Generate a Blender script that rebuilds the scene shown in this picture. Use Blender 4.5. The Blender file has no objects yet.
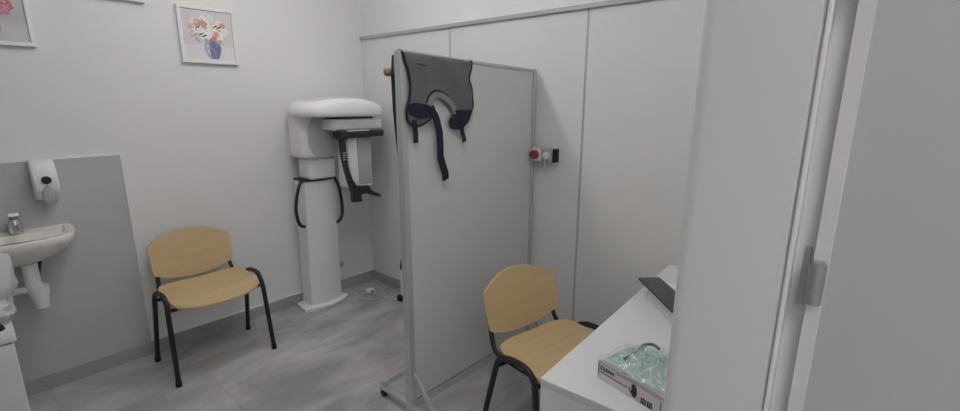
import bpy, bmesh, math, random
from mathutils import Vector, Matrix, noise
random.seed(4)
COL = bpy.context.scene.collection
PI = math.pi

# ------------------------------------------------------------------ materials
def mat(name, col, rough=.5, metal=0., spec=.5, bump=None, var=None, alpha=None, coat=0., trans=0.):
    m = bpy.data.materials.new(name); m.use_nodes = True
    nt = m.node_tree; n = nt.nodes; l = nt.links
    b = n['Principled BSDF']
    b.inputs['Base Color'].default_value = (*col, 1)
    b.inputs['Roughness'].default_value = rough
    b.inputs['Metallic'].default_value = metal
    b.inputs['Specular IOR Level'].default_value = spec
    if coat: b.inputs['Coat Weight'].default_value = coat
    if trans: b.inputs['Transmission Weight'].default_value = trans
    if alpha is not None: b.inputs['Alpha'].default_value = alpha
    tc = n.new('ShaderNodeTexCoord')
    if var:      # (scale, amount)
        nz = n.new('ShaderNodeTexNoise'); nz.inputs['Scale'].default_value = var[0]; nz.inputs['Detail'].default_value = 4
        l.new(tc.outputs['Object'], nz.inputs['Vector'])
        r = n.new('ShaderNodeMapRange'); r.inputs['From Min'].default_value = .3; r.inputs['From Max'].default_value = .7
        r.inputs['To Min'].default_value = 1 - var[1]; r.inputs['To Max'].default_value = 1 + var[1]
        l.new(nz.outputs['Fac'], r.inputs['Value'])
        v = n.new('ShaderNodeVectorMath'); v.operation = 'SCALE'; v.inputs[0].default_value = col
        l.new(r.outputs['Result'], v.inputs['Scale']); l.new(v.outputs['Vector'], b.inputs['Base Color'])
    if bump:     # (scale, strength, distance)
        nb = n.new('ShaderNodeTexNoise'); nb.inputs['Scale'].default_value = bump[0]; nb.inputs['Detail'].default_value = 3
        l.new(tc.outputs['Object'], nb.inputs['Vector'])
        bp = n.new('ShaderNodeBump'); bp.inputs['Strength'].default_value = bump[1]; bp.inputs['Distance'].default_value = bump[2]
        l.new(nb.outputs['Fac'], bp.inputs['Height']); l.new(bp.outputs['Normal'], b.inputs['Normal'])
    return m

def tile_mat(name, c1, c2, joint, tw, th, origin, axes, rough, mortar=.0022, warm=None, cloud=1.6):
    """tiles from a brick texture laid on real-world axes"""
    m = bpy.data.materials.new(name); m.use_nodes = True
    nt = m.node_tree; n = nt.nodes; l = nt.links; b = n['Principled BSDF']
    tc = n.new('ShaderNodeTexCoord'); sp = n.new('ShaderNodeSeparateXYZ'); l.new(tc.outputs['Object'], sp.inputs[0])
    cb = n.new('ShaderNodeCombineXYZ')
    l.new(sp.outputs[axes[0]], cb.inputs[0]); l.new(sp.outputs[axes[1]], cb.inputs[1])
    ad = n.new('ShaderNodeVectorMath'); ad.operation = 'SUBTRACT'; ad.inputs[1].default_value = (origin[0] - 30 * tw, origin[1] - 30 * th, 0)
    l.new(cb.outputs[0], ad.inputs[0])
    br = n.new('ShaderNodeTexBrick'); br.offset = 0; br.squash = 1
    br.inputs['Scale'].default_value = 1; br.inputs['Brick Width'].default_value = tw; br.inputs['Row Height'].default_value = th
    br.inputs['Mortar Size'].default_value = mortar; br.inputs['Mortar Smooth'].default_value = .2
    br.inputs['Color1'].default_value = (.90, .90, .90, 1); br.inputs['Color2'].default_value = (1.06, 1.06, 1.06, 1)
    br.inputs['Mortar'].default_value = (joint, joint, joint, 1); br.inputs['Bias'].default_value = 0
    l.new(ad.outputs[0], br.inputs['Vector'])
    nz = n.new('ShaderNodeTexNoise'); nz.inputs['Scale'].default_value = cloud; nz.inputs['Detail'].default_value = 7; nz.inputs['Roughness'].default_value = .62
    nz.inputs['Distortion'].default_value = .6
    mp = n.new('ShaderNodeMapping'); mp.inputs['Scale'].default_value = (1, 2.2, 1); l.new(tc.outputs['Object'], mp.inputs[0]); l.new(mp.outputs[0], nz.inputs['Vector'])
    cr = n.new('ShaderNodeValToRGB'); cr.color_ramp.elements[0].position = .36; cr.color_ramp.elements[1].position = .66
    cr.color_ramp.elements[0].color = (*c1, 1); cr.color_ramp.elements[1].color = (*c2, 1)
    l.new(nz.outputs['Fac'], cr.inputs[0])
    src = cr.outputs[0]
    if warm:
        n2 = n.new('ShaderNodeTexNoise'); n2.inputs['Scale'].default_value = 2.3; n2.inputs['Detail'].default_value = 3
        l.new(tc.outputs['Object'], n2.inputs['Vector'])
        r2 = n.new('ShaderNodeMapRange'); r2.inputs['From Min'].default_value = .58; r2.inputs['From Max'].default_value = .72; r2.inputs['To Max'].default_value = .55
        l.new(n2.outputs['Fac'], r2.inputs[0])
        mx = n.new('ShaderNodeMix'); mx.data_type = 'RGBA'; mx.inputs['B'].default_value = (*warm, 1)
        l.new(r2.outputs[0], mx.inputs['Factor']); l.new(src, mx.inputs['A']); src = mx.outputs['Result']
    mu = n.new('ShaderNodeMix'); mu.data_type = 'RGBA'; mu.blend_type = 'MULTIPLY'; mu.inputs['Factor'].default_value = 1
    l.new(src, mu.inputs['A']); l.new(br.outputs['Color'], mu.inputs['B']); l.new(mu.outputs['Result'], b.inputs['Base Color'])
    b.inputs['Roughness'].default_value = rough
    return m

def wood_mat(name, c1, c2, axis=0):
    m = bpy.data.materials.new(name); m.use_nodes = True
    nt = m.node_tree; n = nt.nodes; l = nt.links; b = n['Principled BSDF']
    tc = n.new('ShaderNodeTexCoord'); mp = n.new('ShaderNodeMapping')
    mp.inputs['Scale'].default_value = (3, 22, 22) if axis == 0 else (22, 22, 3)
    l.new(tc.outputs['Object'], mp.inputs[0])
    nz = n.new('ShaderNodeTexNoise'); nz.inputs['Scale'].default_value = 1.6; nz.inputs['Detail'].default_value = 5
    l.new(mp.outputs[0], nz.inputs['Vector'])
    cr = n.new('ShaderNodeValToRGB'); cr.color_ramp.elements[0].position = .35; cr.color_ramp.elements[1].position = .65
    cr.color_ramp.elements[0].color = (*c1, 1); cr.color_ramp.elements[1].color = (*c2, 1)
    l.new(nz.outputs['Fac'], cr.inputs[0]); l.new(cr.outputs[0], b.inputs['Base Color'])
    b.inputs['Roughness'].default_value = .42
    return m

def film_mat(name, col, opacity):
    m = bpy.data.materials.new(name); m.use_nodes = True
    nt = m.node_tree; n = nt.nodes; l = nt.links; b = n['Principled BSDF']; out = n['Material Output']
    b.inputs['Base Color'].default_value = (*col, 1); b.inputs['Roughness'].default_value = .10; b.inputs['Specular IOR Level'].default_value = .9
    tr = n.new('ShaderNodeBsdfTransparent'); tr.inputs[0].default_value = (.96, .98, .97, 1)
    mx = n.new('ShaderNodeMixShader'); mx.inputs[0].default_value = opacity
    l.new(tr.outputs[0], mx.inputs[1]); l.new(b.outputs[0], mx.inputs[2]); l.new(mx.outputs[0], out.inputs[0])
    return m

def glow_mat(name, col, s):
    m = bpy.data.materials.new(name); m.use_nodes = True
    nt = m.node_tree; n = nt.nodes
    e = n.new('ShaderNodeEmission'); e.inputs[0].default_value = (*col, 1); e.inputs[1].default_value = s
    nt.links.new(e.outputs[0], n['Material Output'].inputs[0]); return m

def attr_mat(name):
    m = bpy.data.materials.new(name); m.use_nodes = True
    nt = m.node_tree; n = nt.nodes; a = n.new('ShaderNodeAttribute'); a.attribute_name = 'print'
    nt.links.new(a.outputs['Color'], n['Principled BSDF'].inputs['Base Color']); n['Principled BSDF'].inputs['Roughness'].default_value = .6
    return m

M = dict(
    wall=mat('wall paint', (.80, .79, .79), .85, var=(1.1, .02), bump=(180, .08, .002)),
    wall_upper=mat('plaster above panels', (.84, .83, .83), .8, bump=(180, .08, .002)),
    panel=mat('laminate partition', (.78, .775, .765), .55, var=(.8, .015)),
    rail=mat('aluminium joint strip', (.50, .50, .51), .4, .3),
    rail_dark=mat('joint seal', (.30, .30, .31), .6),
    ceiling=mat('ceiling paint', (.86, .86, .85), .9),
    door=mat('door laminate grey', (.50, .50, .50), .5, bump=(300, .05, .001)),
    door_edge=mat('door edge white', (.90, .88, .89), .45),
    frame=mat('door frame paint', (.78, .78, .78), .38, bump=(90, .04, .001)),
    steel=mat('hinge steel', (.46, .47, .49), .35, .7),
    chrome=mat('chrome', (.62, .63, .65), .12, 1.),
    black=mat('black powder coat', (.012, .012, .014), .42),
    rubber=mat('black rubber', (.010, .010, .011), .7),
    plast_w=mat('white plastic', (.82, .82, .82), .35),
    plast_g=mat('grey plastic', (.45, .45, .46), .45),
    device=mat('machine enamel', (.86, .855, .85), .25, coat=.2),
    device_shade=mat('machine front painted in shade', (.55, .55, .54), .35),  # darker grey paints the shade on the body's front
    dark=mat('dark device plastic', (.022, .023, .027), .45),
    sensor=mat('sensor face', (.42, .43, .45), .25),
    ceramic=mat('ceramic', (.86, .84, .81), .14, coat=.4),
    screen_panel=mat('screen board', (.66, .66, .66), .30, var=(2.0, .015)),
    alu=mat('screen aluminium', (.55, .56, .57), .38, .35),
    desk=mat('white laminate', (.70, .70, .70), .45),
    desk_edge=mat('white laminate edge', (.80, .80, .80), .5),
    vest=mat('vest grey cloth', (.125, .128, .133), .62, bump=(260, .3, .002), var=(6, .10)),
    collar=mat('vest collar cloth', (.24, .245, .25), .55, bump=(260, .3, .002)),
    navy=mat('navy hook tape', (.010, .012, .030), .8, bump=(400, .4, .001)),
    red=mat('red plastic', (.26, .045, .06), .4),
    slab=mat('dark grey plastic', (.060, .063, .072), .45, var=(30, .08)),
    paperb=mat('glove box card', (.74, .70, .72), .5),
    pink=mat('pink card band', (.62, .47, .54), .5),
    ink=mat('ink', (.02, .02, .03), .6),
    mint=mat('mint fabric', (.40, .50, .46), .25, var=(40, .25), bump=(70, .8, .008)),
    fold=mat('green fold', (.10, .17, .15), .5),
    film=film_mat('clear film', (.70, .82, .78), .30),
    bag=mat('pale plastic', (.62, .62, .61), .4, bump=(30, .5, .01)),
    cable=mat('white cable', (.62, .62, .60), .5),
    wood=wood_mat('beech plywood', (.60, .44, .23), (.64, .475, .26)),
    pegwood=wood_mat('hanger wood', (.24, .16, .11), (.29, .20, .14)),
    print=attr_mat('canvas print'),
    floor=tile_mat('floor tile', (.335, .33, .325), (.63, .62, .61), .80, .6, .6, (1.335, 2.36), (0, 1), .40, mortar=.0025, warm=(.44, .40, .39)),
    base=tile_mat('skirting tile', (.34, .335, .33), (.46, .455, .45), .85, .6, 1.0, (1.335, -.5), (0, 2), .5),
    wtile=tile_mat('wall tile', (.50, .50, .495), (.56, .56, .555), 1.12, .6, .6, (-.004, .03), (0, 2), .35, cloud=1.0),
    lamp=glow_mat('lamp diffuser', (1, .985, .985), 12.0),
    lamp_fill=glow_mat('fill lamp diffuser', (1, .985, .98), 14.0),  # glow of the added fill lamp
    lamp2=glow_mat('corridor lamp diffuser', (1, .985, .98), 14.0),
)

# ------------------------------------------------------------------ helpers
def finish(name, bm, m, parent=None, smooth=40, loc=None, keep=False):
    """bm is in world coordinates (or in the parent's own when keep)."""
    bmesh.ops.remove_doubles(bm, verts=bm.verts, dist=1e-6)
    bmesh.ops.recalc_face_normals(bm, faces=bm.faces)
    off = Vector((0, 0, 0))
    if not keep:
        p = parent
        while p is not None: off += p.location; p = p.parent
    lo = Vector((0, 0, 0))
    if loc is not None: lo = Vector(loc)
    bmesh.ops.translate(bm, verts=bm.verts, vec=-(off + lo))
    me = bpy.data.meshes.new(name); bm.to_mesh(me); bm.free()
    ms = m if isinstance(m, (list, tuple)) else [m]
    for x in ms: me.materials.append(x)
    if smooth:
        me.polygons.foreach_set('use_smooth', [True] * len(me.polygons))
        me.set_sharp_from_angle(angle=math.radians(smooth))
    o = bpy.data.objects.new(name, me); COL.objects.link(o)
    o.location = lo
    if parent is not None: o.parent = parent
    return o

def tag(o, label, cat=None, group=None):
    o['label'] = label
    if cat: o['category'] = cat
    if group: o['group'] = group
    return o

def thing(name, loc, label, cat, group=None, rz=0):
    o = bpy.data.objects.new(name, None); COL.objects.link(o); o.location = loc; o.rotation_euler = (0, 0, rz)
    o.empty_display_size = .1
    return tag(o, label, cat, group)

def structure(name, bm, m, smooth=0, parent=None):
    o = finish(name, bm, m, parent, smooth)
    if parent is None: o['kind'] = 'structure'
    return o

def new(): return bmesh.new()

def box(bm, x0, x1, y0, y1, z0, z1, r=0, seg=2, mi=0):
    t = bmesh.new()
    bmesh.ops.create_cube(t, size=1)
    for v in t.verts:
        v.co = Vector(((x0 + x1) / 2 + v.co.x * (x1 - x0), (y0 + y1) / 2 + v.co.y * (y1 - y0), (z0 + z1) / 2 + v.co.z * (z1 - z0)))
    if r: bmesh.ops.bevel(t, geom=list(t.edges), offset=r, segments=seg, profile=.5, affect='EDGES', clamp_overlap=True)
    merge(bm, t, mi); return bm

def merge(bm, t, mi=0):
    vs = {v: bm.verts.new(v.co) for v in t.verts}
    for f in t.faces:
        try:
            g = bm.faces.new([vs[v] for v in f.verts]); g.material_index = mi
        except ValueError: pass
    t.free()

def prism(bm, pts, fmap, d0, d1, r=0, seg=2, mi=0):
    """pts: 2D outline; fmap(u,v,d)->world"""
    t = bmesh.new()
    a = [t.verts.new(fmap(u, v, d0)) for u, v in pts]; b = [t.verts.new(fmap(u, v, d1)) for u, v in pts]
    t.faces.new(a); t.faces.new(b[::-1]); k = len(pts)
    for i in range(k): t.faces.new([a[i], b[i], b[(i + 1) % k], a[(i + 1) % k]])
    if r:
        es = [e for e in t.edges if (e.verts[0] in a and e.verts[1] in a) or (e.verts[0] in b and e.verts[1] in b)]
        bmesh.ops.bevel(t, geom=es, offset=r, segments=seg, profile=.5, affect='EDGES', clamp_overlap=True)
    merge(bm, t, mi); return bm

def spline(pts, k=6):
    P = [Vector(p) for p in pts]; P = [2 * P[0] - P[1]] + P + [2 * P[-1] - P[-2]]; out = []
    for i in range(1, len(P) - 2):
        for j in range(k):
            t = j / k; a, b, c, d = P[i - 1], P[i], P[i + 1], P[i + 2]
            out.append(.5 * ((2 * b) + (c - a) * t + (2 * a - 5 * b + 4 * c - d) * t * t + (3 * b - a - 3 * c + d) * t ** 3))
    out.append(P[-2]); return out

def tube(bm, pts, r, seg=10, flat=None, mi=0):
    """round tube (r may be a list); flat=(w,h,up) gives a rectangular strap instead"""
    P = [Vector(p) for p in pts]; rings = []; n = None
    for i, p in enumerate(P):
        d = (P[min(i + 1, len(P) - 1)] - P[max(i - 1, 0)]).normalized()
        if n is None:
            n = Vector(flat[2]) if flat else (Vector((0, 0, 1)) if abs(d.z) < .9 else Vector((1, 0, 0)))
        n = (n - d * n.dot(d)).normalized(); s = d.cross(n)
        rr = r[i] if isinstance(r, (list, tuple)) else r
        if flat:
            w, h = flat[0] / 2, flat[1] / 2
            rings.append([bm.verts.new(p + s * a * w + n * b * h) for a, b in ((-1, -1), (1, -1), (1, 1), (-1, 1))])
        else:
            rings.append([bm.verts.new(p + (n * math.cos(2 * PI * k / seg) + s * math.sin(2 * PI * k / seg)) * rr) for k in range(seg)])
    fs = []
    for a, b in zip(rings, rings[1:]):
        k = len(a)
        for i in range(k): fs.append(bm.faces.new([a[i], a[(i + 1) % k], b[(i + 1) % k], b[i]]))
    fs.append(bm.faces.new(rings[0][::-1])); fs.append(bm.faces.new(rings[-1]))
    for f in fs: f.material_index = mi
    return bm

def cyl(bm, a, b, r, seg=20, r2=None, mi=0):
    return tube(bm, [a, b], [r, r if r2 is None else r2], seg, mi=mi)

def loft(bm, loops, cap0=True, cap1=True, mi=0):
    R = [[bm.verts.new(p) for p in L] for L in loops]
    for a, b in zip(R, R[1:]):
        k = len(a)
        for i in range(k): bm.faces.new([a[i], a[(i + 1) % k], b[(i + 1) % k], b[i]]).material_index = mi
    if cap0: bm.faces.new(R[0][::-1]).material_index = mi
    if cap1: bm.faces.new(R[-1]).material_index = mi
    return bm

def rrect(cx, cy, w, d, r, k=5):
    """rounded rectangle outline, counter-clockwise"""
    out = []
    for sx, sy, a0 in ((1, 1, 0), (-1, 1, 90), (-1, -1, 180), (1, -1, 270)):
        for j in range(k + 1):
            a = math.radians(a0 + 90 * j / k)
            out.append((cx + sx * (w / 2 - r) + r * math.cos(a), cy + sy * (d / 2 - r) + r * math.sin(a)))
    return out

def roundbox(bm, x0, x1, y0, y1, z0, z1, rc, re, k=6, mi=0, taper=0):
    """box with big plan corners rc and softened top/bottom edges re"""
    cx, cy, w, d = (x0 + x1) / 2, (y0 + y1) / 2, x1 - x0, y1 - y0; L = []
    for j in range(4):
        a = PI / 2 * j / 3; ins = re * (1 - math.sin(a)); z = z0 + re * (1 - math.cos(a))
        L.append([(x, y, z) for x, y in rrect(cx, cy, w - 2 * ins, d - 2 * ins, max(rc - ins, .002), k)])
    for j in range(4):
        a = PI / 2 * j / 3; ins = re * (1 - math.cos(a)) + taper; z = z1 - re * (1 - math.sin(a))
        L.append([(x, y, z) for x, y in rrect(cx, cy, w - 2 * ins, d - 2 * ins, max(rc - ins, .002), k)])
    return loft(bm, L, mi=mi)

# ------------------------------------------------------------------ room shell
XR, YL, ZC = 2.22, 3.143, 2.70      # partition wall, wall with the pictures, ceiling
XB = -1.7                            # far end of the room on the hidden side
YD0, YD1 = .050, .1465               # the wall with the doorway
YC = -1.5                            # corridor
structure('floor', box(new(), XB - .1, XR + .1, YC - .1, YL + .1, -.08, 0), M['floor'])
structure('ceiling', box(new(), XB - .1, XR + .1, YC - .1, YL + .1, ZC, ZC + .08), M['ceiling'])
structure('wall_left', box(new(), XB - .1, XR + .1, YL, YL + .1, 0, ZC), M['wall'])
structure('wall_rear', box(new(), XB - .1, XB, YC, YL, 0, ZC), M['wall'])
structure('wall_corridor', box(new(), XB, XR, YC - .1, YC, 0, ZC), M['wall'])
# partition wall of laminate panels with aluminium strips, plaster above
ZR = 1.958
wr = structure('wall_right', box(new(), XR + .001, XR + .1, YC, YL, 0, ZC), M['wall_upper'])
bm = new()
for a, b in ((2.185, YL), (1.2075, 2.185), (.23, 1.2075), (YD1, .23)):
    box(bm, XR - .012, XR + .001, a + .004, b - .004, .0, ZR - .01)
structure('wall_right_panels', bm, M['panel'])
bm = new()
for y in (2.185, 1.2075, .23): box(bm, XR - .013, XR - .004, y - .007, y + .007, 0, ZR - .01, .0015, 1)
structure('trim_1', bm, M['rail'])
bm = new(); box(bm, XR - .028, XR + .001, YD1, YL, ZR - .012, ZR + .010, .002, 1)
structure('trim_2', bm, M['rail'])
# doorway wall
bm = new()
box(bm, .56, XR, YD0, YD1 - .004, 0, ZC); box(bm, XB, -.56, YD0, YD1 - .004, 0, ZC); box(bm, -.56, .56, YD0, YD1 - .004, 2.08, ZC)
structure('wall_door', bm, M['wall'])
# skirting
structure('baseboard_left', box(new(), XB, XR - .012, YL - .012, YL, 0, .08, .002, 1), M['base'])
structure('baseboard_right', box(new(), XR - .024, XR - .012, YD1, YL - .012, 0, .08, .002, 1), M['base'])
structure('trim_6', box(new(), .601, XR - .013, YL - .0135, YL - .0005, .0805, .0865), M['device'])
# tiled area behind the wash basin
structure('wall_tiles', box(new(), -1.2, .596, YL - .011, YL, .08, 1.2), M['wtile'])
structure('trim_3', box(box(new(), -1.2, .600, YL - .014, YL, 1.2, 1.206), .596, .600, YL - .014, YL, .08, 1.2), M['plast_w'])

# door frame: rounded reveal, rebate and casing as one extruded profile
def frame_profile(s):
    P = [(.585, YD1 + .006), (.515, YD1 + .006)]
    for j in range(1, 7):
        a = PI / 2 * j / 6; P.append((.515 - .015 * math.sin(a), YD1 - .009 + .015 * math.cos(a) - .0))
    P += [(.5, .0550), (.5025, .0518), (.5055, .0518), (.5055, .0475), (.517, .0475), (.517, .0332), (.585, .0332), (.585, YD0 - .006), (.53, YD0 - .006), (.53, YD1), (.585, YD1)]
    return [(s * x, y) for x, y in P]
bm = new()
prism(bm, frame_profile(1), lambda u, v, d: (u, v, d), 0, 2.05)
prism(bm, frame_profile(-1), lambda u, v, d: (u, v, d), 0, 2.05)
box(bm, -.585, .585, YD0 - .016, YD1 + .006, 2.03, 2.09, .004)
structure('trim_4', bm, M['frame'], 30)
# thin seal line along the rebate
structure('trim_5', box(new(), .4975, .5035, .0476, .0515, 0, 2.03, .001, 1), M['door_edge'], 30)

# door leaf, open about 105 degrees into the corridor
P2 = Vector((.505, .0221)); dv = Vector((.259, -.966)); tv = Vector((.966, .259)); W, T = .86, .04
def leaf(u, v, d):      # u along the leaf, v across its thickness
    q = P2 + dv * u + tv * v; return (q.x, q.y, d)
bm = new(); prism(bm, [(.0015, .0), (W, .0), (W, T), (.0015, T)], leaf, .008, 2.02)
door = structure('door_1', bm, M['door'])
bm = new(); prism(bm, [(0, .0), (.0015, .0), (.0015, T), (0, T)], leaf, .008, 2.02)
prism(bm, [(.5064, .0324), (.5035, .0208), (.5185, .0175), (.522, .0310)], lambda u, v, d: (u, v, d), .008, 2.02)
finish('edge_band', bm, M['door_edge'], door, 0)['label'] = 'white edge of the open door'
for zc in (1.337, 1.612, .32):
    bm = new()
    hx, hy = .4985, .0275
    cyl(bm, (hx, hy, zc - .019), (hx, hy, zc - .0045), .0068, 20)
    cyl(bm, (hx, hy, zc - .0045), (hx, hy, zc - .0035), .0060, 20)
    cyl(bm, (hx, hy, zc - .0035), (hx, hy, zc + .019), .0068, 20)
    cyl(bm, (hx, hy, zc + .019), (hx, hy, zc + .021), .0050, 20)
    box(bm, .5155, .517, .035, .0405, zc - .029, zc + .029, .0005, 1)
    box(bm, .503, .5165, .0300, .0315, zc - .019, zc + .019)
    h = finish('hinge', bm, M['steel'], door, 40); h['label'] = 'steel hinge barrel and plate'
# lever handle at the free edge, corridor side
bm = new(); q = Vector(leaf(W - .06, T, 1.02)); n3 = Vector((tv.x, tv.y, 0)); d3 = Vector((dv.x, dv.y, 0))
cyl(bm, q, q + n3 * .012, .025); cyl(bm, q, q + n3 * .05, .009); tube(bm, spline([q + n3 * .05, q + n3 * .055 - d3 * .03, q + n3 * .05 - d3 * .12]), .009)
finish('door_handle', bm, M['steel'], door, 40)

# ------------------------------------------------------------------ lamps in the ceiling
def ceiling_lamp(x, y, w, d, m, label, group=None, h=.085):
    """surface-mounted opal lamp: slim metal base, glowing wrap-round diffuser, end caps"""
    t = thing('ceiling_light', (x, y, ZC), label, 'ceiling light', group)
    finish('base', box(new(), x - w / 2, x + w / 2, y - d / 2, y + d / 2, ZC - .02, ZC), M['plast_w'], t, 0)
    lx = w >= d; e = .015; sx, sy = (e, 0) if lx else (0, e)
    finish('diffuser', box(new(), x - w / 2 + sx, x + w / 2 - sx, y - d / 2 + sy, y + d / 2 - sy, ZC - h, ZC - .0205, .012), m, t, 0)
    for s in (-1, 1):
        if lx: q = (x + s * (w / 2 - e / 2) - e / 2, x + s * (w / 2 - e / 2) + e / 2, y - d / 2, y + d / 2)
        else: q = (x - w / 2, x + w / 2, y + s * (d / 2 - e / 2) - e / 2, y + s * (d / 2 - e / 2) + e / 2)
        finish('end_cap', box(new(), *q, ZC - h, ZC - .0205), M['plast_w'], t, 0)
    return t
ceiling_lamp(1.15, 2.05, 1.2, .20, M['lamp'], 'long white opal ceiling lamp over the middle of the room')
ceiling_lamp(.75, .80, .9, .20, M['lamp_fill'], 'shorter opal fill lamp near the doorway, added to brighten screen and desk')  # unseen lamp, added to brighten the screen face, chair and desk
ceiling_lamp(-.6, -.75, 1.2, .25, M['lamp2'], 'long white opal ceiling lamp over the corridor')

# ------------------------------------------------------------------ chairs
def make_chair(loc, rz, label):
    t = thing('visitor_chair', loc, label, 'chair', 'wooden visitor chairs on black tube frames', rz)
    K = dict(keep=True)
    # side frames: inverted U, front and rear legs of one tube each with own part
    for s in (-1, 1):
        xt, xb = s * .244, s * .258
        arch = spline([(xt + s * .004, -.150, .40), (xt, -.140, .440), (xt, -.108, .474), (xt, -.060, .482), (xt, .020, .470), (xt, .072, .440), (xt + s * .002, .088, .40)], 5)
        finish('arm_loop', tube(new(), arch, .0128, 12), M['black'], t, 60, **K)
        finish('leg', tube(new(), [(xt + s * .004, -.150, .40), (xb, -.190, .012)], .0128, 12), M['black'], t, 60, **K)
        finish('leg', tube(new(), [(xt + s * .002, .088, .40), (xb, .182, .012)], .0128, 12), M['black'], t, 60, **K)
        for y in (-.190, .182):
            finish('foot_cap', cyl(new(), (xb, y, 0), (xb, y, .028), .015, 12), M['rubber'], t, 60, **K)
    # under-seat frame and back uprights
    bm = new()
    for y, z in ((-.125, .405), (.085, .405)): tube(bm, [(-.238, y, z), (.238, y, z)], .010, 10)
    finish('seat_frame', bm, M['black'], t, 60, **K)
    for s in (-1, 1):
        p = spline([(s * .200, -.10, .424), (s * .200, .05, .420), (s * .202, .125, .424), (s * .200, .160, .450), (s * .192, .190, .51), (s * .182, .222, .58), (s * .17, .248, .65)], 5)
        finish('back_upright', tube(new(), p, .011, 10), M['black'], t, 60, **K)
    # moulded plywood seat: waterfall front, slightly dished
    bm = new(); NX, NY = 20, 18; top = []; bot = []
    for j in range(NY + 1):
        v = j / NY; r1 = []; r2 = []
        for i in range(NX + 1):
            u = -1 + 2 * i / NX
            hw = .222 + .012 * math.sin(PI * v)
            ys = -.235 + .385 * v
            # rounded plan: front bows forward, corners pulled in
            if v < .5: ys += .055 * (abs(u) ** 3.0) * (1 - v * 2)
            else: ys -= .040 * (abs(u) ** 3.5) * (2 * v - 1)
            c = 1 - .07 * (abs(2 * v - 1) ** 6)
            x = u * hw * c
            z = .445 + .014 * u * u - .030 * max(0, .30 - v) ** 1.5 / .30 ** 1.5 + .012 * max(0, v - .75) * 4 * .8
            r1.append(Vector((x, ys, z + .006))); r2.append(Vector((x, ys, z - .006)))
        top.append(r1); bot.append(r2)
    sheet(bm, top, bot)
    finish('seat', bm, M['wood'], t, 50, **K)
    # curved backrest
    top = []; bot = []; NX, NY = 24, 14
    for j in range(NY + 1):
        v = j / NY; r1 = []; r2 = []
        for i in range(NX + 1):
            u = -1 + 2 * i / NX
            hw = .214 + .004 * v
            cr = 1 - .03 * (abs(2 * v - 1) ** 10)
            x = u * hw * cr
            zt = .682 + .060 * (1 - abs(u) ** 2.1); zb = .515 - .050 * (1 - abs(u) ** 2.0)
            z = zb + (zt - zb) * v
            y = .166 + .036 * (1 - u * u) * .9 + (z - .5) * .26
            r1.append(Vector((x, y - .006, z))); r2.append(Vector((x, y + .006, z)))
        top.append(r1); bot.append(r2)
    bm = new(); sheet(bm, top, bot); finish('backrest', bm, M['wood'], t, 50, **K)
    return t

def sheet(bm, top, bot):
    A = [[bm.verts.new(p) for p in r] for r in top]; B = [[bm.verts.new(p) for p in r] for r in bot]
    ny, nx = len(A) - 1, len(A[0]) - 1
    for j in range(ny):
        for i in range(nx):
            bm.faces.new([A[j][i], A[j][i + 1], A[j + 1][i + 1], A[j + 1][i]])
            bm.faces.new([B[j][i], B[j + 1][i], B[j + 1][i + 1], B[j][i + 1]])
    for i in range(nx):
        bm.faces.new([A[0][i], B[0][i], B[0][i + 1], A[0][i + 1]]); bm.faces.new([A[ny][i], A[ny][i + 1], B[ny][i + 1], B[ny][i]])
    for j in range(ny):
        bm.faces.new([A[j][0], A[j + 1][0], B[j + 1][0], B[j][0]]); bm.faces.new([A[j][nx], B[j][nx], B[j + 1][nx], A[j + 1][nx]])

chair = make_chair((.846, 2.835, 0), 0, 'plywood chair on black legs standing free against the white wall')
def copy_tree(o, parent=None):
    c = o.copy(); COL.objects.link(c)
    if parent is not None: c.parent = parent
    for ch in list(o.children): copy_tree(ch, c)
    return c
c2 = copy_tree(chair); c2.location = (1.585, .960, 0); c2.rotation_euler = (0, 0, math.radians(-11))
c2['label'] = 'plywood chair on black legs squeezed between the grey screen and the white desk'

# ------------------------------------------------------------------ folding screen on a wheeled stand
LX, LY, RX, RY = 1.262, 1.533, 2.178, 1.512
def sp(u, v, z):        # u metres from the left post along the screen, v behind(+)/front(-)
    d = Vector((RX - LX, RY - LY)).normalized(); nrm = Vector((-d.y, d.x))
    q = Vector((LX, LY)) + d * u + nrm * v; return Vector((q.x, q.y, z))
SL = math.hypot(RX - LX, RY - LY); ZL, ZRR = 1.695, 1.665
def sbox(bm, u0, u1, v0, v1, z0, z1, z0r=None, z1r=None):
    z0r = z0 if z0r is None else z0r; z1r = z1 if z1r is None else z1r
    t = bmesh.new()
    c = [sp(u0, v0, z0), sp(u1, v0, z0r), sp(u1, v1, z0r), sp(u0, v1, z0), sp(u0, v0, z1), sp(u1, v0, z1r), sp(u1, v1, z1r), sp(u0, v1, z1)]
    vs = [t.verts.new(p) for p in c]
    for f in ((0, 1, 2, 3), (4, 5, 6, 7), (0, 1, 5, 4), (1, 2, 6, 5), (2, 3, 7, 6), (3, 0, 4, 7)): t.faces.new([vs[i] for i in f])
    bmesh.ops.recalc_face_normals(t, faces=t.faces)
    bmesh.ops.bevel(t, geom=list(t.edges), offset=.0015, segments=1, affect='EDGES'); merge(bm, t); return bm
scr = thing('privacy_screen', ((LX + RX) / 2, (LY + RY) / 2, 0), 'tall grey freestanding screen panel on an aluminium frame with wheeled feet', 'screen')
finish('panel', sbox(new(), .014, SL - .014, -.010, .004, .085, ZL - .016, .085, ZRR - .016), M['screen_panel'], scr, 0)
finish('post', sbox(new(), -.016, .014, -.018, .022, .052, ZL), M['alu'], scr, 0)
finish('post', sbox(new(), SL - .014, SL + .010, -.018, .018, .052, ZRR), M['alu'], scr, 0)
finish('top_rail', sbox(new(), .014, SL - .014, -.014, .012, ZL - .016, ZL, ZRR - .016, ZRR), M['alu'], scr, 0)
finish('bottom_rail', sbox(new(), .014, SL - .014, -.016, .016, .040, .076), M['alu'], scr, 0)
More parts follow.
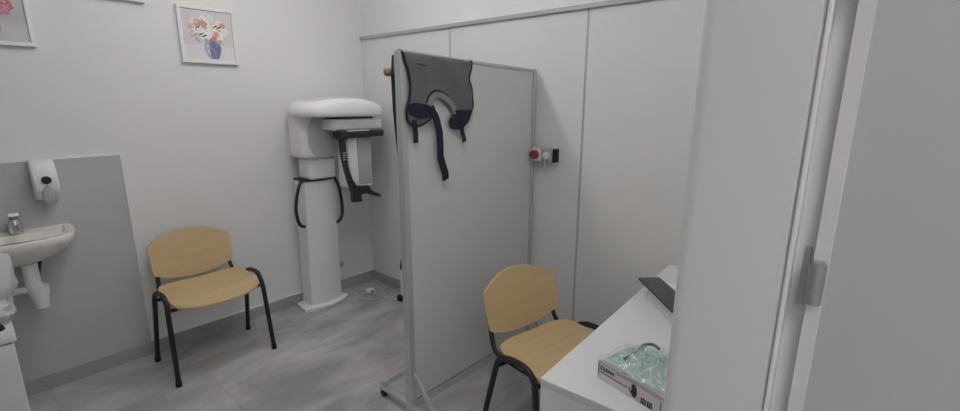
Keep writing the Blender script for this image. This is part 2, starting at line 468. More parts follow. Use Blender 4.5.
finish('seal', sbox(new(), .014, SL - .014, -.008, .004, .076, .085), M['rail_dark'], scr, 0)['label'] = 'dark gap strip under the panel'
for u in (0, SL):
    finish('foot_bar', sbox(new(), u - .013, u + .011, -.205, .245, .036, .056), M['alu'], scr, 0)
    for s, e in ((-1, -.195), (1, .235)):
        b = new(); tube(b, [sp(u, s * .018, .235), sp(u, e, .056)], .01, flat=(.020, .014, (1, 0, 0)))
        finish('brace', b, M['alu'], scr, 0)
        b = new(); c = sp(u, e - s * .012, .019); dd = (sp(1, 0, 0) - sp(0, 0, 0)).normalized()
        cyl(b, c - dd * .012, c + dd * .012, .019, 18); cyl(b, c, c + Vector((0, 0, .018)), .007, 8)
        finish('caster', b, M['rubber'], scr, 40)['label'] = 'small black caster wheel'

# ------------------------------------------------------------------ x-ray vest slung over the screen
ves = thing('xray_vest', (1.45, 1.52, 1.15), 'dark grey protective vest draped over the top of the grey screen', 'vest')
ZT = 1.686; FY, BY = -.021, .030
def vmap(x, s, off=0):
    """x along the rail, s unrolled height: front below ZT, over the rail, then down the back"""
    u = x - LX; r = (BY - FY) / 2; arc = PI * r * .75
    wav = .013 * noise.noise(Vector((x * 9 + s * 4, s * 5, 2))) + .008 * noise.noise(Vector((x * 24 - s * 16, s * 8, 5)))
    u0 = u; s0 = s
    if s <= ZT - .012: return sp(u, FY - off - max(wav, -.004) - .010 * max(0, min(1, (ZT - s) * 5)) * .4, s - .036 * u0 * max(0, (s - 1.1) / .6))
    a = (s - (ZT - .012)) / arc
    if a < 1:
        th = PI * a; return sp(u, (FY + BY) / 2 - (r + off) * math.cos(th), ZT - .012 - .036 * u0 + (.018 + off) * math.sin(th))
    return sp(u, BY + off, ZT - .012 - (s - (ZT - .012) - arc))
out = [(1.255, 1.70), (1.262, 1.66), (1.280, 1.61), (1.284, 1.56), (1.280, 1.51), (1.266, 1.470), (1.262, 1.440), (1.274, 1.410), (1.300, 1.392), (1.345, 1.397), (1.384, 1.415), (1.398, 1.440),
       (1.390, 1.475), (1.402, 1.500), (1.425, 1.510), (1.455, 1.508), (1.490, 1.492), (1.518, 1.468), (1.530, 1.445), (1.522, 1.425), (1.510, 1.405), (1.520, 1.385), (1.545, 1.376), (1.580, 1.380), (1.615, 1.395),
       (1.642, 1.428), (1.656, 1.470), (1.658, 1.500), (1.650, 1.560), (1.642, 1.61), (1.655, 1.65), (1.664, 1.70)]
back = [(1.664, 1.80), (1.655, 2.08), (1.26, 2.08), (1.250, 1.80)]
def cloth(poly, off, thick, fn, cut=.018):
    t = bmesh.new(); f = t.faces.new([t.verts.new((x, s, 0)) for x, s in poly])
    xs = [p[0] for p in poly]; ss = [p[1] for p in poly]
    a = min(xs) + cut
    while a < max(xs):
        bmesh.ops.bisect_plane(t, geom=list(t.verts) + list(t.edges) + list(t.faces), plane_co=(a, 0, 0), plane_no=(1, 0, 0)); a += cut
    a = min(ss) + cut
    while a < max(ss):
        bmesh.ops.bisect_plane(t, geom=list(t.verts) + list(t.edges) + list(t.faces), plane_co=(0, a, 0), plane_no=(0, 1, 0)); a += cut
    b = new(); A = {v: b.verts.new(fn(v.co.x, v.co.y, off + thick)) for v in t.verts}; B = {v: b.verts.new(fn(v.co.x, v.co.y, off)) for v in t.verts}
    for f in t.faces:
        b.faces.new([A[v] for v in f.verts]); b.faces.new([B[v] for v in reversed(f.verts)])
    for e in t.edges:
        if len(e.link_faces) == 1: b.faces.new([A[e.verts[0]], A[e.verts[1]], B[e.verts[1]], B[e.verts[0]]])
    t.free(); return b
finish('cloth_body', cloth(out + back, 0, .007, vmap), M['vest'], ves, 60)
def onvest(pts, off=.009, k=5): return [vmap(p.x, p.y, off) for p in spline([(x, s, 0) for x, s in pts], k)]
for pts in (out[:13], out[19:], ):
    finish('piping', tube(new(), onvest(pts, .004), .0055, 8), M['navy'], ves, 60)['label'] = 'dark edge binding'
finish('collar', tube(new(), onvest([(1.382, 1.478), (1.396, 1.508), (1.424, 1.524), (1.458, 1.522), (1.496, 1.505), (1.528, 1.476), (1.543, 1.445)], .006), .01, flat=(.026, .012, (0, -1, 0))), M['collar'], ves, 60)['label'] = 'lighter grey neck band'
finish('piping', tube(new(), onvest([(1.370, 1.490), (1.388, 1.524), (1.420, 1.542), (1.460, 1.540), (1.502, 1.522)], .006), .005, 8), M['navy'], ves, 60)['label'] = 'dark edge binding'
for poly in ([(1.266, 1.478), (1.300, 1.490), (1.395, 1.480), (1.398, 1.440), (1.372, 1.425), (1.330, 1.422), (1.275, 1.440)],
             [(1.532, 1.460), (1.575, 1.462), (1.655, 1.464), (1.638, 1.428), (1.608, 1.396), (1.570, 1.381), (1.530, 1.384), (1.513, 1.405), (1.526, 1.428)]):
    finish('fastening_patch', cloth(poly, .008, .003, vmap, .02), M['navy'], ves, 60)['label'] = 'navy fastening patch'
def strap(pts, w, th=.004): return tube(new(), onvest(pts, .010, 6), .01, flat=(w, th, (0, -1, 0)))
finish('strap', strap([(1.388, 1.475), (1.397, 1.455), (1.420, 1.42), (1.432, 1.34), (1.440, 1.26), (1.462, 1.19), (1.478, 1.142)], .036), M['navy'], ves, 40)['label'] = 'long navy strap'
finish('strap', strap([(1.300, 1.42), (1.304, 1.37), (1.306, 1.322)], .024), M['navy'], ves, 40)['label'] = 'short navy strap'
finish('strap', strap([(1.570, 1.41), (1.588, 1.36), (1.600, 1.312)], .024), M['navy'], ves, 40)['label'] = 'short navy strap'
b = new(); tube(b, [sp(-.002, .040, 1.675), sp(-.010, .040, 1.60), sp(-.008, .038, 1.45), sp(.002, .036, 1.30), sp(.006, .034, 1.25)], .01, flat=(.022, .005, (1, 0, 0)))
tube(b, [sp(-.002, .040, 1.675), sp(.05, .040, 1.67)], .01, flat=(.026, .010, (0, 0, 1)))
finish('strap', b, M['rubber'], ves, 40)['label'] = 'black strap hanging behind the post'
finish('label_tag', tube(new(), onvest([(1.325, 1.648), (1.372, 1.642)], .008), .01, flat=(.004, .003, (0, -1, 0))), M['navy'], ves, 0)
# wooden hanger bar behind the screen
b = new(); p = [sp(-.034, .064, 1.612), sp(-.031, .064, 1.612), sp(-.024, .064, 1.612), sp(-.012, .064, 1.612), sp(-.004, .064, 1.612), sp(.30, .064, 1.62)]
tube(b, p, [.006, .014, .018, .018, .012, .012], 16)
tag(finish('hanger', b, M['pegwood'], None, 50, loc=sp(.1, .06, 1.59)), 'rounded wooden hanger end poking out behind the aluminium post', 'hanger')

# ------------------------------------------------------------------ switch and socket on the partition wall
XW = XR - .012
def wallmap(y0, y1, z0, z1, d0, d1, r=.003, b=None):
    return box(b or new(), XW - d1, XW - d0, y0, y1, z0, z1, r, 2)
sw = thing('emergency_switch', (XW, 1.455, 1.19), 'grey switch box with a red knob beside the right screen post', 'switch')
finish('housing', wallmap(1.424, 1.490, 1.163, 1.241, 0, .052, .006), M['plast_g'], sw, 40)
finish('cover', wallmap(1.428, 1.486, 1.168, 1.236, .052, .057, .003), M['plast_w'], sw, 40)
b = new(); c = Vector((XW - .057, 1.464, 1.203)); cyl(b, c, c - Vector((.022, 0, 0)), .025, 24); cyl(b, c - Vector((.022, 0, 0)), c - Vector((.030, 0, 0)), .025, 24, .018)
finish('knob', b, M['red'], sw, 40)['label'] = 'dull red turning knob'
so = thing('wall_socket', (XW, 1.375, 1.19), 'grey socket box with a round white plug beside the red knob', 'socket')
finish('housing', wallmap(1.360, 1.422, 1.162, 1.241, 0, .050, .006), M['plast_g'], so, 40)
finish('cover', wallmap(1.365, 1.417, 1.167, 1.236, .050, .055, .003), M['rail'], so, 40)
finish('side_flap', wallmap(1.344, 1.360, 1.164, 1.238, 0, .046, .004), M['rubber'], so, 40)['label'] = 'black side flap'
b = new(); c = Vector((XW - .055, 1.392, 1.203)); cyl(b, c, c - Vector((.012, 0, 0)), .020, 24); cyl(b, c - Vector((.012, 0, 0)), c - Vector((.026, 0, 0)), .011, 16)
finish('plug', b, M['plast_w'], so, 40)
b = new(); tube(b, spline([(XW - .070, 1.392, 1.190), (XW - .068, 1.392, 1.15), (XW - .06, 1.391, 1.11), (XW - .058, 1.391, 1.085)]), .0035, 8)
finish('cord', b, M['cable'], so, 40)

# ------------------------------------------------------------------ dental x-ray machine
mc = thing('dental_xray_machine', (1.66, 3.03, 0), 'tall white dental x-ray machine on a slim column in the corner', 'x-ray machine')
b = new(); prism(b, [(1.50, 3.118), (1.82, 3.118), (1.845, 3.02), (1.84, 2.965), (1.78, 2.925), (1.69, 2.905), (1.60, 2.908), (1.54, 2.925), (1.475, 2.945), (1.485, 3.03)], lambda u, v, d: (u, v, d), 0, .024, .006)
finish('base_plate', b, M['device'], mc, 40)
def colsec(z, x0, x1, yf, yb, bulge):
    k = 10; L = [(x0, yb, z)] + []
    for j in range(k + 1):
        u = j / k; L.append((x0 + (x1 - x0) * u, yf - bulge * math.sin(PI * u), z))
    L.append((x1, yb, z)); return L
b = new(); loft(b, [colsec(.024, 1.545, 1.800, 2.985, 3.11, .030), colsec(.06, 1.548, 1.796, 2.985, 3.11, .030), colsec(.944, 1.560, 1.790, 2.965, 3.11, .025)])
finish('column', b, M['device'], mc, 40)
b = new(); loft(b, [colsec(.944, 1.556, 1.796, 2.958, 3.112, .027), colsec(.958, 1.556, 1.796, 2.958, 3.112, .027)])
finish('column_collar', b, M['dark'], mc, 40)
finish('carriage', roundbox(new(), 1.577, 1.798, 2.915, 3.09, .957, 1.108, .04, .022), M['device'], mc, 50)
for pts in ([(1.552, 2.99, .948), (1.526, 2.98, .92), (1.496, 2.97, .84), (1.484, 2.97, .76), (1.490, 2.97, .69), (1.512, 2.98, .642), (1.548, 2.995, .622)],
            [(1.794, 2.97, .948), (1.804, 2.94, .89), (1.818, 2.94, .81), (1.824, 2.94, .73), (1.818, 2.94, .67), (1.804, 2.95, .63), (1.794, 2.975, .612)]):
    finish('handle', tube(new(), spline(pts), .0115, 10), M['dark'], mc, 60)['label'] = 'black curved grab handle'
# rotating unit
finish('upper_body', roundbox(new(), 1.530, 1.765, 2.875, 3.115, 1.108, 1.43, .055, .030), M['device'], mc, 50)
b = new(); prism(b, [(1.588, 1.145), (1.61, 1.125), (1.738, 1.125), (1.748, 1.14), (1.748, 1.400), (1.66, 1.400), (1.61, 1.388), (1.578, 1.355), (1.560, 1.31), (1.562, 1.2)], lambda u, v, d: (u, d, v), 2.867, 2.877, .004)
finish('front_shade', b, M['device_shade'], mc, 40)['label'] = 'arched front face of the body, its shade painted grey'  # thin grey sheet paints the shade on the upper body's front
b = new(); L = []
oval = []
for j in range(40):      # long overhead arm, square at the wall end and round at the free end
    a = 2 * PI * j / 40; cx, cy = math.cos(a), math.sin(a)
    sx = math.copysign(abs(cx) ** .62, cx); sy = math.copysign(abs(cy) ** .62, cy)
    oval.append((sx, sy))
for z, k in ((1.405, .955), (1.412, .985), (1.430, 1.0), (1.465, .995), (1.490, .965), (1.505, .90), (1.514, .76), (1.518, .5)):
    L.append([(1.802 + .316 * x * k, 2.895 + .215 * y * k, z - .016 + (.012 * (1 - (x) ** 2) if z > 1.49 else 0) - .030 * max(0, x * k) ** 2 * (1 if z > 1.45 else .2) - .020 * max(0, -x * k) ** 2 * (1 if z > 1.45 else 0)) for x, y in oval])
loft(b, L); finish('overhead_arm', b, M['device'], mc, 60)
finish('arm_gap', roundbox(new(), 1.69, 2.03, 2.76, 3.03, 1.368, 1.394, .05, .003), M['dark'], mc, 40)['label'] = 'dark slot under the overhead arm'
finish('rotor_housing', roundbox(new(), 1.662, 2.072, 2.730, 3.03, 1.300, 1.372, .035, .012), M['device'], mc, 50)
finish('head_rest_band', box(roundbox(new(), 1.690, 2.046, 2.690, 2.79, 1.248, 1.290, .012, .008), 1.688, 1.745, 2.688, 2.75, 1.238, 1.298, .006), M['dark'], mc, 50)['label'] = 'black band under the rotor housing'
finish('detector_head', roundbox(new(), 1.772, 1.960, 2.735, 2.88, .895, 1.300, .015, .010), M['device'], mc, 50)
finish('detector_face', box(new(), 1.842, 1.954, 2.728, 2.737, .920, 1.245, .003, 1), M['sensor'], mc, 30)['label'] = 'grey front face of the detector'
b = new(); prism(b, [(1.690, 1.25), (1.735, 1.25), (1.734, 1.16), (1.742, 1.06), (1.766, .965), (1.800, .912), (1.905, .905), (1.915, .868), (1.955, .848), (1.985, .838), (2.004, .818), (1.995, .810),
                     (1.960, .818), (1.915, .838), (1.870, .858), (1.832, .856), (1.826, .828), (1.842, .812), (1.838, .800), (1.762, .806), (1.758, .830), (1.766, .870), (1.738, .95), (1.712, 1.06), (1.698, 1.16)],
                 lambda u, v, d: (u, d, v), 2.700, 2.727, .004)
finish('chin_support', b, M['dark'], mc, 40)['label'] = 'black arm with chin rest below'
b = new()
for z in (1.15, 1.135, 1.12, 1.105): box(b, 1.704, 1.728, 2.697, 2.701, z, z + .005)
finish('grip_ridge', b, M['plast_g'], mc, 0)
# small low socket on the wall, cables and plug on the floor
b = new(); box(b, 1.872, 1.916, YL - .022, YL - .0005, .195, .232, .004); box(b, 1.885, 1.903, YL - .026, YL - .021, .206, .221, .003)
tag(finish('wall_socket', b, M['plast_g'], None, 40, loc=(1.894, YL, .21)), 'small low grey socket on the wall right of the column', 'socket')
b = new()
tube(b, spline([(1.86, 3.10, .006), (1.90, 2.96, .005), (1.88, 2.84, .005), (1.96, 2.76, .005), (2.06, 2.80, .005), (2.10, 2.92, .005), (2.02, 2.99, .005), (1.93, 2.94, .006)]), .004, 8)
tube(b, spline([(1.99, 2.86, .012), (2.02, 2.74, .005), (2.00, 2.68, .005), (2.07, 2.63, .005), (2.13, 2.70, .005), (2.15, 2.90, .005), (2.17, 3.06, .006)]), .004, 8)
tag(finish('floor_cable', b, M['cable'], None, 60, loc=(2, 2.85, 0)), 'thin white cable looped on the floor in the corner', 'cable')
pl = thing('cable_plug', (1.99, 2.885, 0), 'small pale plug with a dark centre lying on the corner floor', 'plug')
finish('body', roundbox(new(), 1.962, 2.016, 2.862, 2.908, .009, .040, .012, .005), M['plast_w'], pl, 40)
b = new(); cyl(b, (1.992, 2.858, .026), (1.992, 2.866, .026), .008, 12); finish('socket_hole', b, M['rubber'], pl, 40)
# white upright with black ends, mostly behind the screen post
st = thing('cable_conduit', (2.085, 2.62, 0), 'narrow white upright with black ends just behind the aluminium post', 'conduit')
finish('tube', tube(new(), [(2.082, 2.600, .035), (2.088, 2.606, .245)], .011, 10), M['plast_w'], st, 60)
finish('hook', tube(new(), spline([(2.088, 2.606, .235), (2.078, 2.602, .275), (2.092, 2.606, .325)]), .007, 8), M['rubber'], st, 60)['label'] = 'black hooked top'
finish('foot', roundbox(new(), 2.045, 2.100, 2.570, 2.635, .0, .042, .022, .012), M['rubber'], st, 50)['label'] = 'black rounded foot'

# ------------------------------------------------------------------ wash basin and dispenser
SX = .125; YW = YL - .011
wb = thing('wash_basin', (SX, YW - .13, .50), 'small off-white wall-hung wash basin with its trap below', 'wash basin')
def dshape(w, d, yb, z, k=18, sc=1.0):
    """flat back, bowed front"""
    L = [(SX - w / 2, yb, z), (SX + w / 2, yb, z)]
    for j in range(k + 1):
        a = PI * j / k; c = math.cos(a); s = math.sin(a)
        L.append((SX + w / 2 * math.copysign(abs(c) ** .55, c), yb - .04 - (d - .04) * abs(s) ** .75, z))
    return L
b = new()
loft(b, [dshape(.13, .15, YW - .0, .725), dshape(.21, .18, YW, .742), dshape(.32, .235, YW, .775), dshape(.40, .28, YW, .808), dshape(.435, .305, YW, .835), dshape(.440, .310, YW, .862), dshape(.432, .306, YW, .870),
         dshape(.365, .265, YW - .004, .869), dshape(.355, .195, YW - .068, .862), dshape(.31, .16, YW - .075, .82), dshape(.20, .10, YW - .10, .785)])
finish('basin', b, M['ceramic'], wb, 50)
fc = finish('faucet', cyl(cyl(new(), (SX + .012, YW - .045, .868), (SX + .012, YW - .045, .915), .026, 20), (SX + .012, YW - .045, .915), (SX + .012, YW - .045, .935), .024, 20, .018), M['chrome'], wb, 40)
b = new(); tube(b, spline([(SX + .012, YW - .05, .893), (SX + .012, YW - .10, .905), (SX + .012, YW - .145, .885)]), .010, 12)
finish('spout', b, M['chrome'], fc, 50)
b = new(); tube(b, [(SX + .012, YW - .045, .936), (SX + .012, YW - .055, .950), (SX + .012, YW - .11, .968)], .01, flat=(.034, .014, (0, 0, 1)))
finish('lever', b, M['chrome'], fc, 40)
b = new(); X = SX + .025; Y = YW - .12
cyl(b, (X, Y, .724), (X, Y, .60), .030, 18); tube(b, [(X, Y, .62), (X + .012, Y, .59)], .030, 16); cyl(b, (X + .014, Y, .605), (X + .014, Y, .565), .040, 20); cyl(b, (X + .014, Y, .565), (X + .016, Y, .515), .036, 20, .030); cyl(b, (X + .016, Y, .520), (X + .016, Y, .495), .026, 18)
tube(b, spline([(X, Y, .60), (X - .06, Y + .02, .595), (X - .10, Y + .06, .59), (X - .12, YW, .585)]), .018, 12)
finish('drain_trap', b, M['plast_w'], wb, 50)['label'] = 'white plastic bottle trap'
b = new(); tube(b, spline([(X + .05, YW - .03, .72), (X + .035, YW - .03, .66), (X + .025, YW - .015, .60), (X + .03, YW, .56)]), .008, 8)
finish('hose', b, M['dark'], wb, 50)

sd = thing('soap_dispenser', (.272, YW, 1.0), 'white wall soap dispenser with a dark round window above the basin', 'soap dispenser')
b = new(); prof = [(0, 1.012), (.045, 1.012), (.085, 1.03), (.108, 1.07), (.112, 1.11), (.100, 1.16), (.080, 1.195), (.05, 1.207), (0, 1.207)]
prism(b, prof, lambda u, v, d: (d, YW - u, v), .228, .318, .008, 3)
finish('housing', b, M['plast_w'], sd, 40)
b = new(); c = Vector((.274, YW - .104, 1.115)); cyl(b, c, c + Vector((0, -.012, 0)), .019, 22)
finish('window', b, M['dark'], sd, 40)['label'] = 'dark round sight window'
b = new(); L = []
for z, w, d in ((1.098, .012, .010), (1.08, .030, .016), (1.05, .046, .022), (1.025, .050, .024), (1.005, .044, .022), (.995, .030, .014)):
    L.append([(x, y, z) for x, y in rrect(.274, YW - .105 + (1.1 - z) * .08, w, d, min(w, d) * .45, 4)])
loft(b, L); finish('push_lever', b, M['plast_g'], sd, 50)['label'] = 'translucent grey drop-shaped push lever'

# ------------------------------------------------------------------ white cabinet at the left edge, bag and dark thing on it
cb = thing('low_cabinet', (-.26, 2.75, 0), 'low white cabinet below the basin at the left edge', 'cabinet')
finish('body', box(new(), -.555, .034, 2.53, 2.95, .03, .545, .004), M['desk_edge'], cb, 30)
finish('top', box(new(), -.565, .043, 2.508, 2.96, .547, .600, .006), M['plast_w'], cb, 30)
finish('plinth', box(new(), -.54, .020, 2.55, 2.94, 0, .03), M['rail_dark'], cb, 0)
for x0, x1, xh in ((-.55, -.265, -.285), (-.260, .030, -.24)):
    b = new(); box(b, x0, x1, 2.512, 2.529, .04, .540, .002); dr = finish('door', b, M['desk'], cb, 30)
    b = new(); tube(b, spline([(xh, 2.512, .38), (xh, 2.492, .385), (xh, 2.492, .475), (xh, 2.512, .48)]), .005, 8); finish('handle', b, M['steel'], dr, 50)

def lump(cx, cy, z0, rx, ry, h, seed, amp=.16, n=3, facet=4.0, power=.8):
    t = bmesh.new(); bmesh.ops.create_icosphere(t, subdivisions=n, radius=1)
    for v in t.verts:
        p = v.co.copy()
        q = p * facet + Vector((seed * 7.1, seed * 3.3, seed))
        r = 1 + amp * noise.noise(q) * 2 + amp * .6 * noise.noise(q * 2.3)
        zz = p.z * r
        v.co = Vector((cx + p.x * r * rx, cy + p.y * r * ry, z0 + h * .5 * (1 + max(-1, min(1.25, zz)))))
    return t
b = new(); merge(b, lump(-.01, 2.66, .602, .090, .085, .36, 3, .13, 4, 2.6)); merge(b, lump(.005, 2.61, .602, .055, .05, .10, 9, .2, 3, 3))
tag(finish('crumpled_bag', b, M['bag'], None, 60, loc=(-.02, 2.66, .602)), 'pale crumpled plastic bag standing on the low white cabinet', 'bag')
b = new(); L = []
for j in range(9):
    a = j / 8; L.append([(x, y, .602 + .028 * a) for x, y in rrect(-.045, 2.54, .13 - .03 * a * a, .045 - .01 * a * a, .018, 4)])
loft(b, L); tag(finish('sponge', b, M['rubber'], None, 50, loc=(-.045, 2.54, .602)), 'dark low object in front of the pale bag on the cabinet', 'sponge')

# ------------------------------------------------------------------ desk with its things
dk = thing('desk', (1.58, .40, 0), 'plain white desk standing behind the door frame', 'desk', None, math.radians(2.6))
DX0, DX1, DY0, DY1, DZ = .989, 2.165, .195, .654, .74
finish('desktop', box(new(), DX0, DX1, DY0, DY1, DZ - .022, DZ, .0015, 1), M['desk'], dk, 30)
finish('side_panel', box(new(), DX0 + .001, DX0 + .022, DY0 + .002, DY1 - .002, 0, DZ - .0225, .001, 1), M['desk_edge'], dk, 30)
finish('side_panel', box(new(), DX1 - .022, DX1 - .001, DY0 + .002, DY1 - .002, 0, DZ - .0225, .001, 1), M['desk_edge'], dk, 30)
finish('back_panel', box(new(), DX0 + .023, DX1 - .023, DY1 - .022, DY1 - .004, .05, DZ - .0225, .001, 1), M['desk_edge'], dk, 30)

GX0, GX1, GY0, GY1, GZ = 1.088, 1.205, .270, .508, .791
GR = math.radians(-13.2)
gb = thing('glove_box', (GX0, GY1, DZ), 'open cardboard box of gloves at the near corner of the white desk', 'glove box', None, GR)
b = new()
box(b, GX0, GX0 + .002, GY0, GY1, DZ, GZ); box(b, GX1 - .002, GX1, GY0, GY1, DZ, GZ); box(b, GX0, GX1, GY0, GY0 + .002, DZ, GZ); box(b, GX0, GX1, GY1 - .002, GY1, DZ, GZ); box(b, GX0, GX1, GY0, GY1, DZ, DZ + .002)
box(b, GX0, GX1, GY0, GY1, GZ - .002, GZ)
finish('carton', b, M['paperb'], gb, 0)
finish('colour_band', box(new(), GX0 - .0006, GX0 + .001, GY0 + .002, GY1 - .06, GZ - .010, GZ - .001), M['pink'], gb, 0)['label'] = 'faded pink band along the top edge'
def text_mesh(txt, size):
    cu = bpy.data.curves.new('t', 'FONT'); cu.body = txt; cu.size = size; cu.extrude = .0003; cu.offset = size * .035
    o = bpy.data.objects.new('t', cu); COL.objects.link(o)
    bpy.context.view_layer.update()
    me = bpy.data.meshes.new_from_object(o.evaluated_get(bpy.context.evaluated_depsgraph_get()))
    bpy.data.objects.remove(o); t = bmesh.new(); t.from_mesh(me); bpy.data.meshes.remove(me); return t
def on_front(t, y, z, sx=1):      # text plane -> carton front (faces -x), reading towards -y
    for v in t.verts: v.co = Vector((GX0 - .0012 - v.co.z, y - v.co.x * sx, z + v.co.y))
    return t
b = new(); merge(b, on_front(text_mesh('CLEAN', .0150), GY1 - .009, GZ - .0190, 1.0)); finish('lettering', b, M['ink'], gb, 0)
b = new(); box(b, GX0 - .0008, GX0 + .001, GY1 - .098, GY1 - .010, .7615, .7640); finish('printed_line', b, M['ink'], gb, 0); b = new(); box(b, GX0 - .0008, GX0 + .001, GY1 - .0045, GY1 - .0025, .750, GZ - .004); finish('printed_line', b, M['ink'], gb, 0); b = new()
box(b, GX0 - .0008, GX0 + .001, GY0 + .040, GY0 + .042, .742, .776)
finish('printed_line', b, M['ink'], gb, 0)
b = new()          # black hand pictogram
def hp(u, v, d): return (GX0 - .0004 - d, .388 - u * 1.15, .7465 + v * 1.02)
prism(b, [(-.0035, 0), (.0045, 0), (.008, .012), (.0075, .020), (-.006, .020), (-.008, .012)], hp, 0, .0008)
for u, h in ((-.0055, .033), (-.0020, .037), (.0018, .036), (.0054, .030)): prism(b, [(u - .0014, .018), (u + .0014, .018), (u + .0015, h - .001), (u, h), (u - .0015, h - .001)], hp, 0, .0008)
prism(b, [(-.008, .008), (-.0125, .020), (-.0145, .0215), (-.0148, .019), (-.0085, .004)], hp, 0, .0008)
finish('hand_symbol', b, M['ink'], gb, 0)
b = new()          # two square symbols
for y0 in (.366, .348):
    for q in ((0, .0095, 0, .0022), (0, .0022, 0, .0105), (.0073, .0095, 0, .0105), (0, .0095, .0083, .0105), (.0037, .0058, .002, .007)):
        box(b, GX0 - .0010, GX0 - .0002, y0 - q[1] * 1.5, y0 - q[0] * 1.5, .7425 + q[2] * 1.5, .7425 + q[3] * 1.5)
finish('square_symbol', b, M['ink'], gb, 0)

mb = thing('plastic_bag', (GX0, GY1, GZ), 'crumpled mint-green plastic bag lying on the glove box', 'bag', None, GR)
def sheetlump(x0, x1, y0, y1, zf, seed, n=34, amp=.010, fr=26):
    """crumpled pillow on and beside the carton"""
    top = []; bot = []
    for j in range(n + 1):
        r1 = []; r2 = []
        for i in range(n + 1):
            u, v = i / n, j / n; e = (1 - abs(2 * u - 1) ** 3) * (1 - abs(2 * v - 1) ** 3)
            x = x0 + (x1 - x0) * u; y = y0 + (y1 - y0) * v
            p = Vector((x * fr, y * fr, seed))
            x2 = x + .009 * noise.noise(p + Vector((9, 1, 0))); y2 = y + .009 * noise.noise(p + Vector((1, 9, 0)))
            base = zf(x2, y2); ridge = 1 - abs(noise.noise(p)) * 2.2
            z = base + .003 + e * (.022 + amp * ridge + amp * .6 * noise.noise(p * 2.4))
            r1.append(Vector((x2, y2, z))); r2.append(Vector((x2, y2, base + .001)))
        top.append(r1); bot.append(r2)
    b = new(); sheet(b, top, bot); return b
def ground(x, y):
    t = min(1, max(0, (x - GX1 - .004) / .05)); return GZ * (1 - t) + (DZ + .002) * t
finish('wrapping', sheetlump(1.098, 1.340, .20, .500, ground, 2.0, 44, .014, 34), M['mint'], mb, 0)
finish('film', sheetlump(1.090, 1.360, .18, .512, lambda x, y: ground(x, y) + .006, 7.0, 36, .015, 27), M['film'], mb, 0)['label'] = 'clear glossy film'
b = new(); tube(b, spline([(1.120, .448, GZ + .0235), (1.175, .452, GZ + .0235), (1.225, .462, GZ + .0235), (1.252, .450, GZ + .0235), (1.245, .425, GZ + .0235)]), .0045, 8)
finish('rim_fold', b, M['fold'], mb, 60)['label'] = 'dark green folded rim'

# dark tray on a low white stand at the far edge of the desk
dt = thing('document_tray', (1.68, .52, DZ), 'flat dark grey tray at the far edge of the white desk', 'tray')
A = Vector((1.738, .664)); a1 = Vector((-.724, -.690)); a2 = Vector((.690, -.724))
def tm(u, v, d): q = A + a1 * u + a2 * v; return (q.x, q.y, d)
finish('slab', prism(new(), [(0, 0), (.30, 0), (.30, .088), (0, .088)], tm, .793, .803, .002), M['slab'], dt, 30)
finish('stand', prism(new(), [(.07, .015), (.28, .015), (.28, .078), (.07, .078)], tm, DZ, .793, .003), M['desk'], dt, 30)
b = new(); prism(b, [(.035, .098), (.26, .098), (.26, .19), (.035, .19)], tm, DZ, .795, .012, 3)
tag(finish('desk_phone', b, M['plast_w'], None, 40, loc=(1.76, .48, DZ)), 'white rounded block half hidden beside the dark tray', 'device')

# ------------------------------------------------------------------ flower pictures
def flowers(kind):
    rnd = random.Random(kind)
    F = []
    if kind == 1:
        cols = [(.86, .84, .78), (.90, .89, .86), (.80, .62, .54), (.86, .78, .70), (.82, .80, .70), (.88, .87, .84), (.66, .36, .33)]
        for i in range(70):
            a = rnd.uniform(0, 2 * PI); r = rnd.random() ** .6
            F.append((.50 + .36 * r * math.cos(a), .64 + .21 * r * math.sin(a), rnd.uniform(.045, .085), rnd.choice(cols)))
        F += [(.16, .66, .055, (.78, .45, .36)), (.28, .78, .055, (.80, .52, .42)), (.62, .46, .05, (.66, .25, .24)), (.66, .54, .06, (.74, .36, .30)), (.82, .60, .08, (.85, .85, .74))]
    else:
        cols = [(.62, .16, .22), (.70, .20, .32), (.58, .12, .30), (.66, .32, .44), (.72, .38, .30)]
        for i in range(60):
            a = rnd.uniform(0, 2 * PI); r = rnd.random() ** .6
            F.append((.50 + .34 * r * math.cos(a), .60 + .22 * r * math.sin(a), rnd.uniform(.05, .09), rnd.choice(cols)))
    def f(u, v):
        # u right, v up, 0..1
        c = (.70, .66, .69) if v > .30 else (.78, .75, .77)
        if kind != 1: c = (.58, .58, .60) if v > .30 else (.64, .64, .65)
        k = noise.noise(Vector((u * 4, v * 4, kind))) * .05; c = tuple(x + k for x in c)
        vx, vy = (.56, .25) if kind == 1 else (.50, .24)
        w = .17 * (1 - ((v - vy) / .24) ** 2 * .55)
        if abs(v - vy) < .22 and abs(u - vx) < w:
            s = (u - vx) / w; c = (.20, .20, .33) if s > -.35 else (.45, .45, .58)
            if kind != 1: c = (.33, .35, .40)
            if noise.noise(Vector((u * 16, v * 16, 3))) > .12: c = tuple(x * 1.35 for x in c)
        if v > .34 and kind == 1:
            n = noise.noise(Vector((u * 11, v * 11, 8)))
            if abs(u - .5) < .34 and .36 < v < .62 and n > .05: c = (.42, .46, .38)
        for x, y, r, col in F:
            d = math.hypot(u - x, v - y)
            a = math.atan2(v - y, u - x)
            if d < r * (1 + .22 * math.cos(a * 5 + x * 40)): c = tuple(q * (1.0 if d > r * .35 else .86) for q in col)
        for x, y in ((.36, .52), (.42, .49), (.66, .70), (.30, .66), (.72, .68)):
            if kind == 1 and abs(u - x) < .045 and abs(v - y - (u - x) * .5) < .013: c = (.05, .05, .06)
        return c
    return f
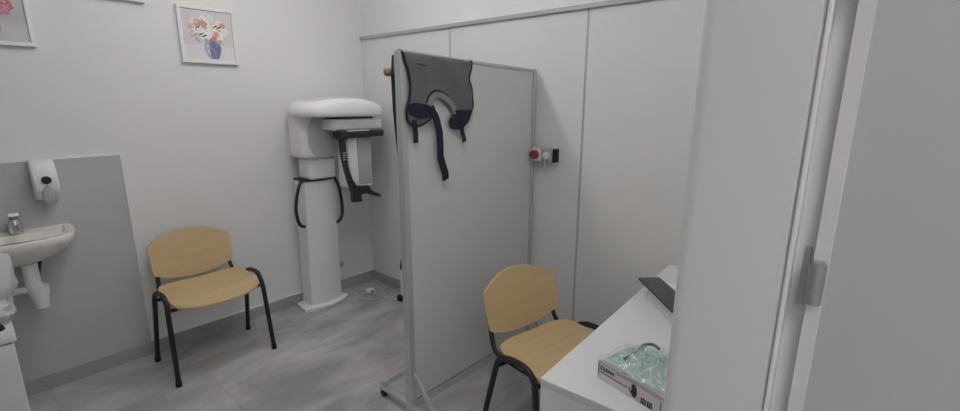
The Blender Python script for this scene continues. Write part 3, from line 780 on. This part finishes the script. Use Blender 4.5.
def picture(x0, x1, z0, z1, kind, label, group=None):
    t = thing('framed_picture', ((x0 + x1) / 2, YL, z0), label, 'picture', group)
    d = .026; w = .019; b = new(); yf, yb = YL - d, YL - .001
    for q in ((x0, x1, z0, z0 + w), (x0, x1, z1 - w, z1), (x0, x0 + w, z0 + w, z1 - w), (x1 - w, x1, z0 + w, z1 - w)):
        box(b, q[0], q[1], yf, yb, q[2], q[3], .002, 1)
    finish('frame', b, M['device'], t, 30)
    N = 90; f = flowers(kind); b = new(); X0, X1, Z0, Z1 = x0 + w, x1 - w, z0 + w, z1 - w; y = YL - d + .008
    V = [[b.verts.new((X0 + (X1 - X0) * i / N, y, Z0 + (Z1 - Z0) * j / N)) for i in range(N + 1)] for j in range(N + 1)]
    lay = b.loops.layers.float_color.new('print')
    for j in range(N):
        for i in range(N):
            fc = b.faces.new([V[j][i], V[j][i + 1], V[j + 1][i + 1], V[j + 1][i]]); c = f((i + .5) / N, (j + .5) / N)
            for lp in fc.loops: lp[lay] = (*c, 1)
    finish('print', b, M['print'], t, 0)
picture(.962, 1.272, 1.708, 2.027, 1, 'white framed print of cream flowers in a blue vase', 'flower pictures on the wall')
picture(.036, .349, 1.740, 2.058, 2, 'white framed print of deep pink flowers in a grey vase', 'flower pictures on the wall')
picture(.508, .820, 2.006, 2.324, 3, 'highest white framed picture, only its bottom edge showing', 'flower pictures on the wall')

# ------------------------------------------------------------------ world, camera, view
sc = bpy.context.scene
w = bpy.data.worlds.new('world'); sc.world = w; w.use_nodes = True
w.node_tree.nodes['Background'].inputs[0].default_value = (.8, .85, 1, 1); w.node_tree.nodes['Background'].inputs[1].default_value = .02
yaw, pitch, roll = 0.853838949, 0.225631163, 0.003257
f = Vector((math.sin(yaw) * math.cos(pitch), math.cos(yaw) * math.cos(pitch), -math.sin(pitch)))
r = Vector((math.cos(yaw), -math.sin(yaw), 0)); u = r.cross(f)
r2 = r * math.cos(roll) + u * math.sin(roll); u2 = -r * math.sin(roll) + u * math.cos(roll)
cam = bpy.data.cameras.new('camera'); co = bpy.data.objects.new('camera', cam); COL.objects.link(co)
cam.sensor_width = 36; cam.lens = 459.597 / 960 * 36; cam.clip_start = .02
mw = Matrix((r2, u2, -f)).transposed().to_4x4(); mw.translation = Vector((0, 0, 1.5)); co.matrix_world = mw
sc.camera = co
sc.view_settings.view_transform = 'Standard'; sc.view_settings.look = 'None'; sc.view_settings.gamma = 1
sc.view_settings.use_curve_mapping = False; sc.view_settings.exposure = -0.12
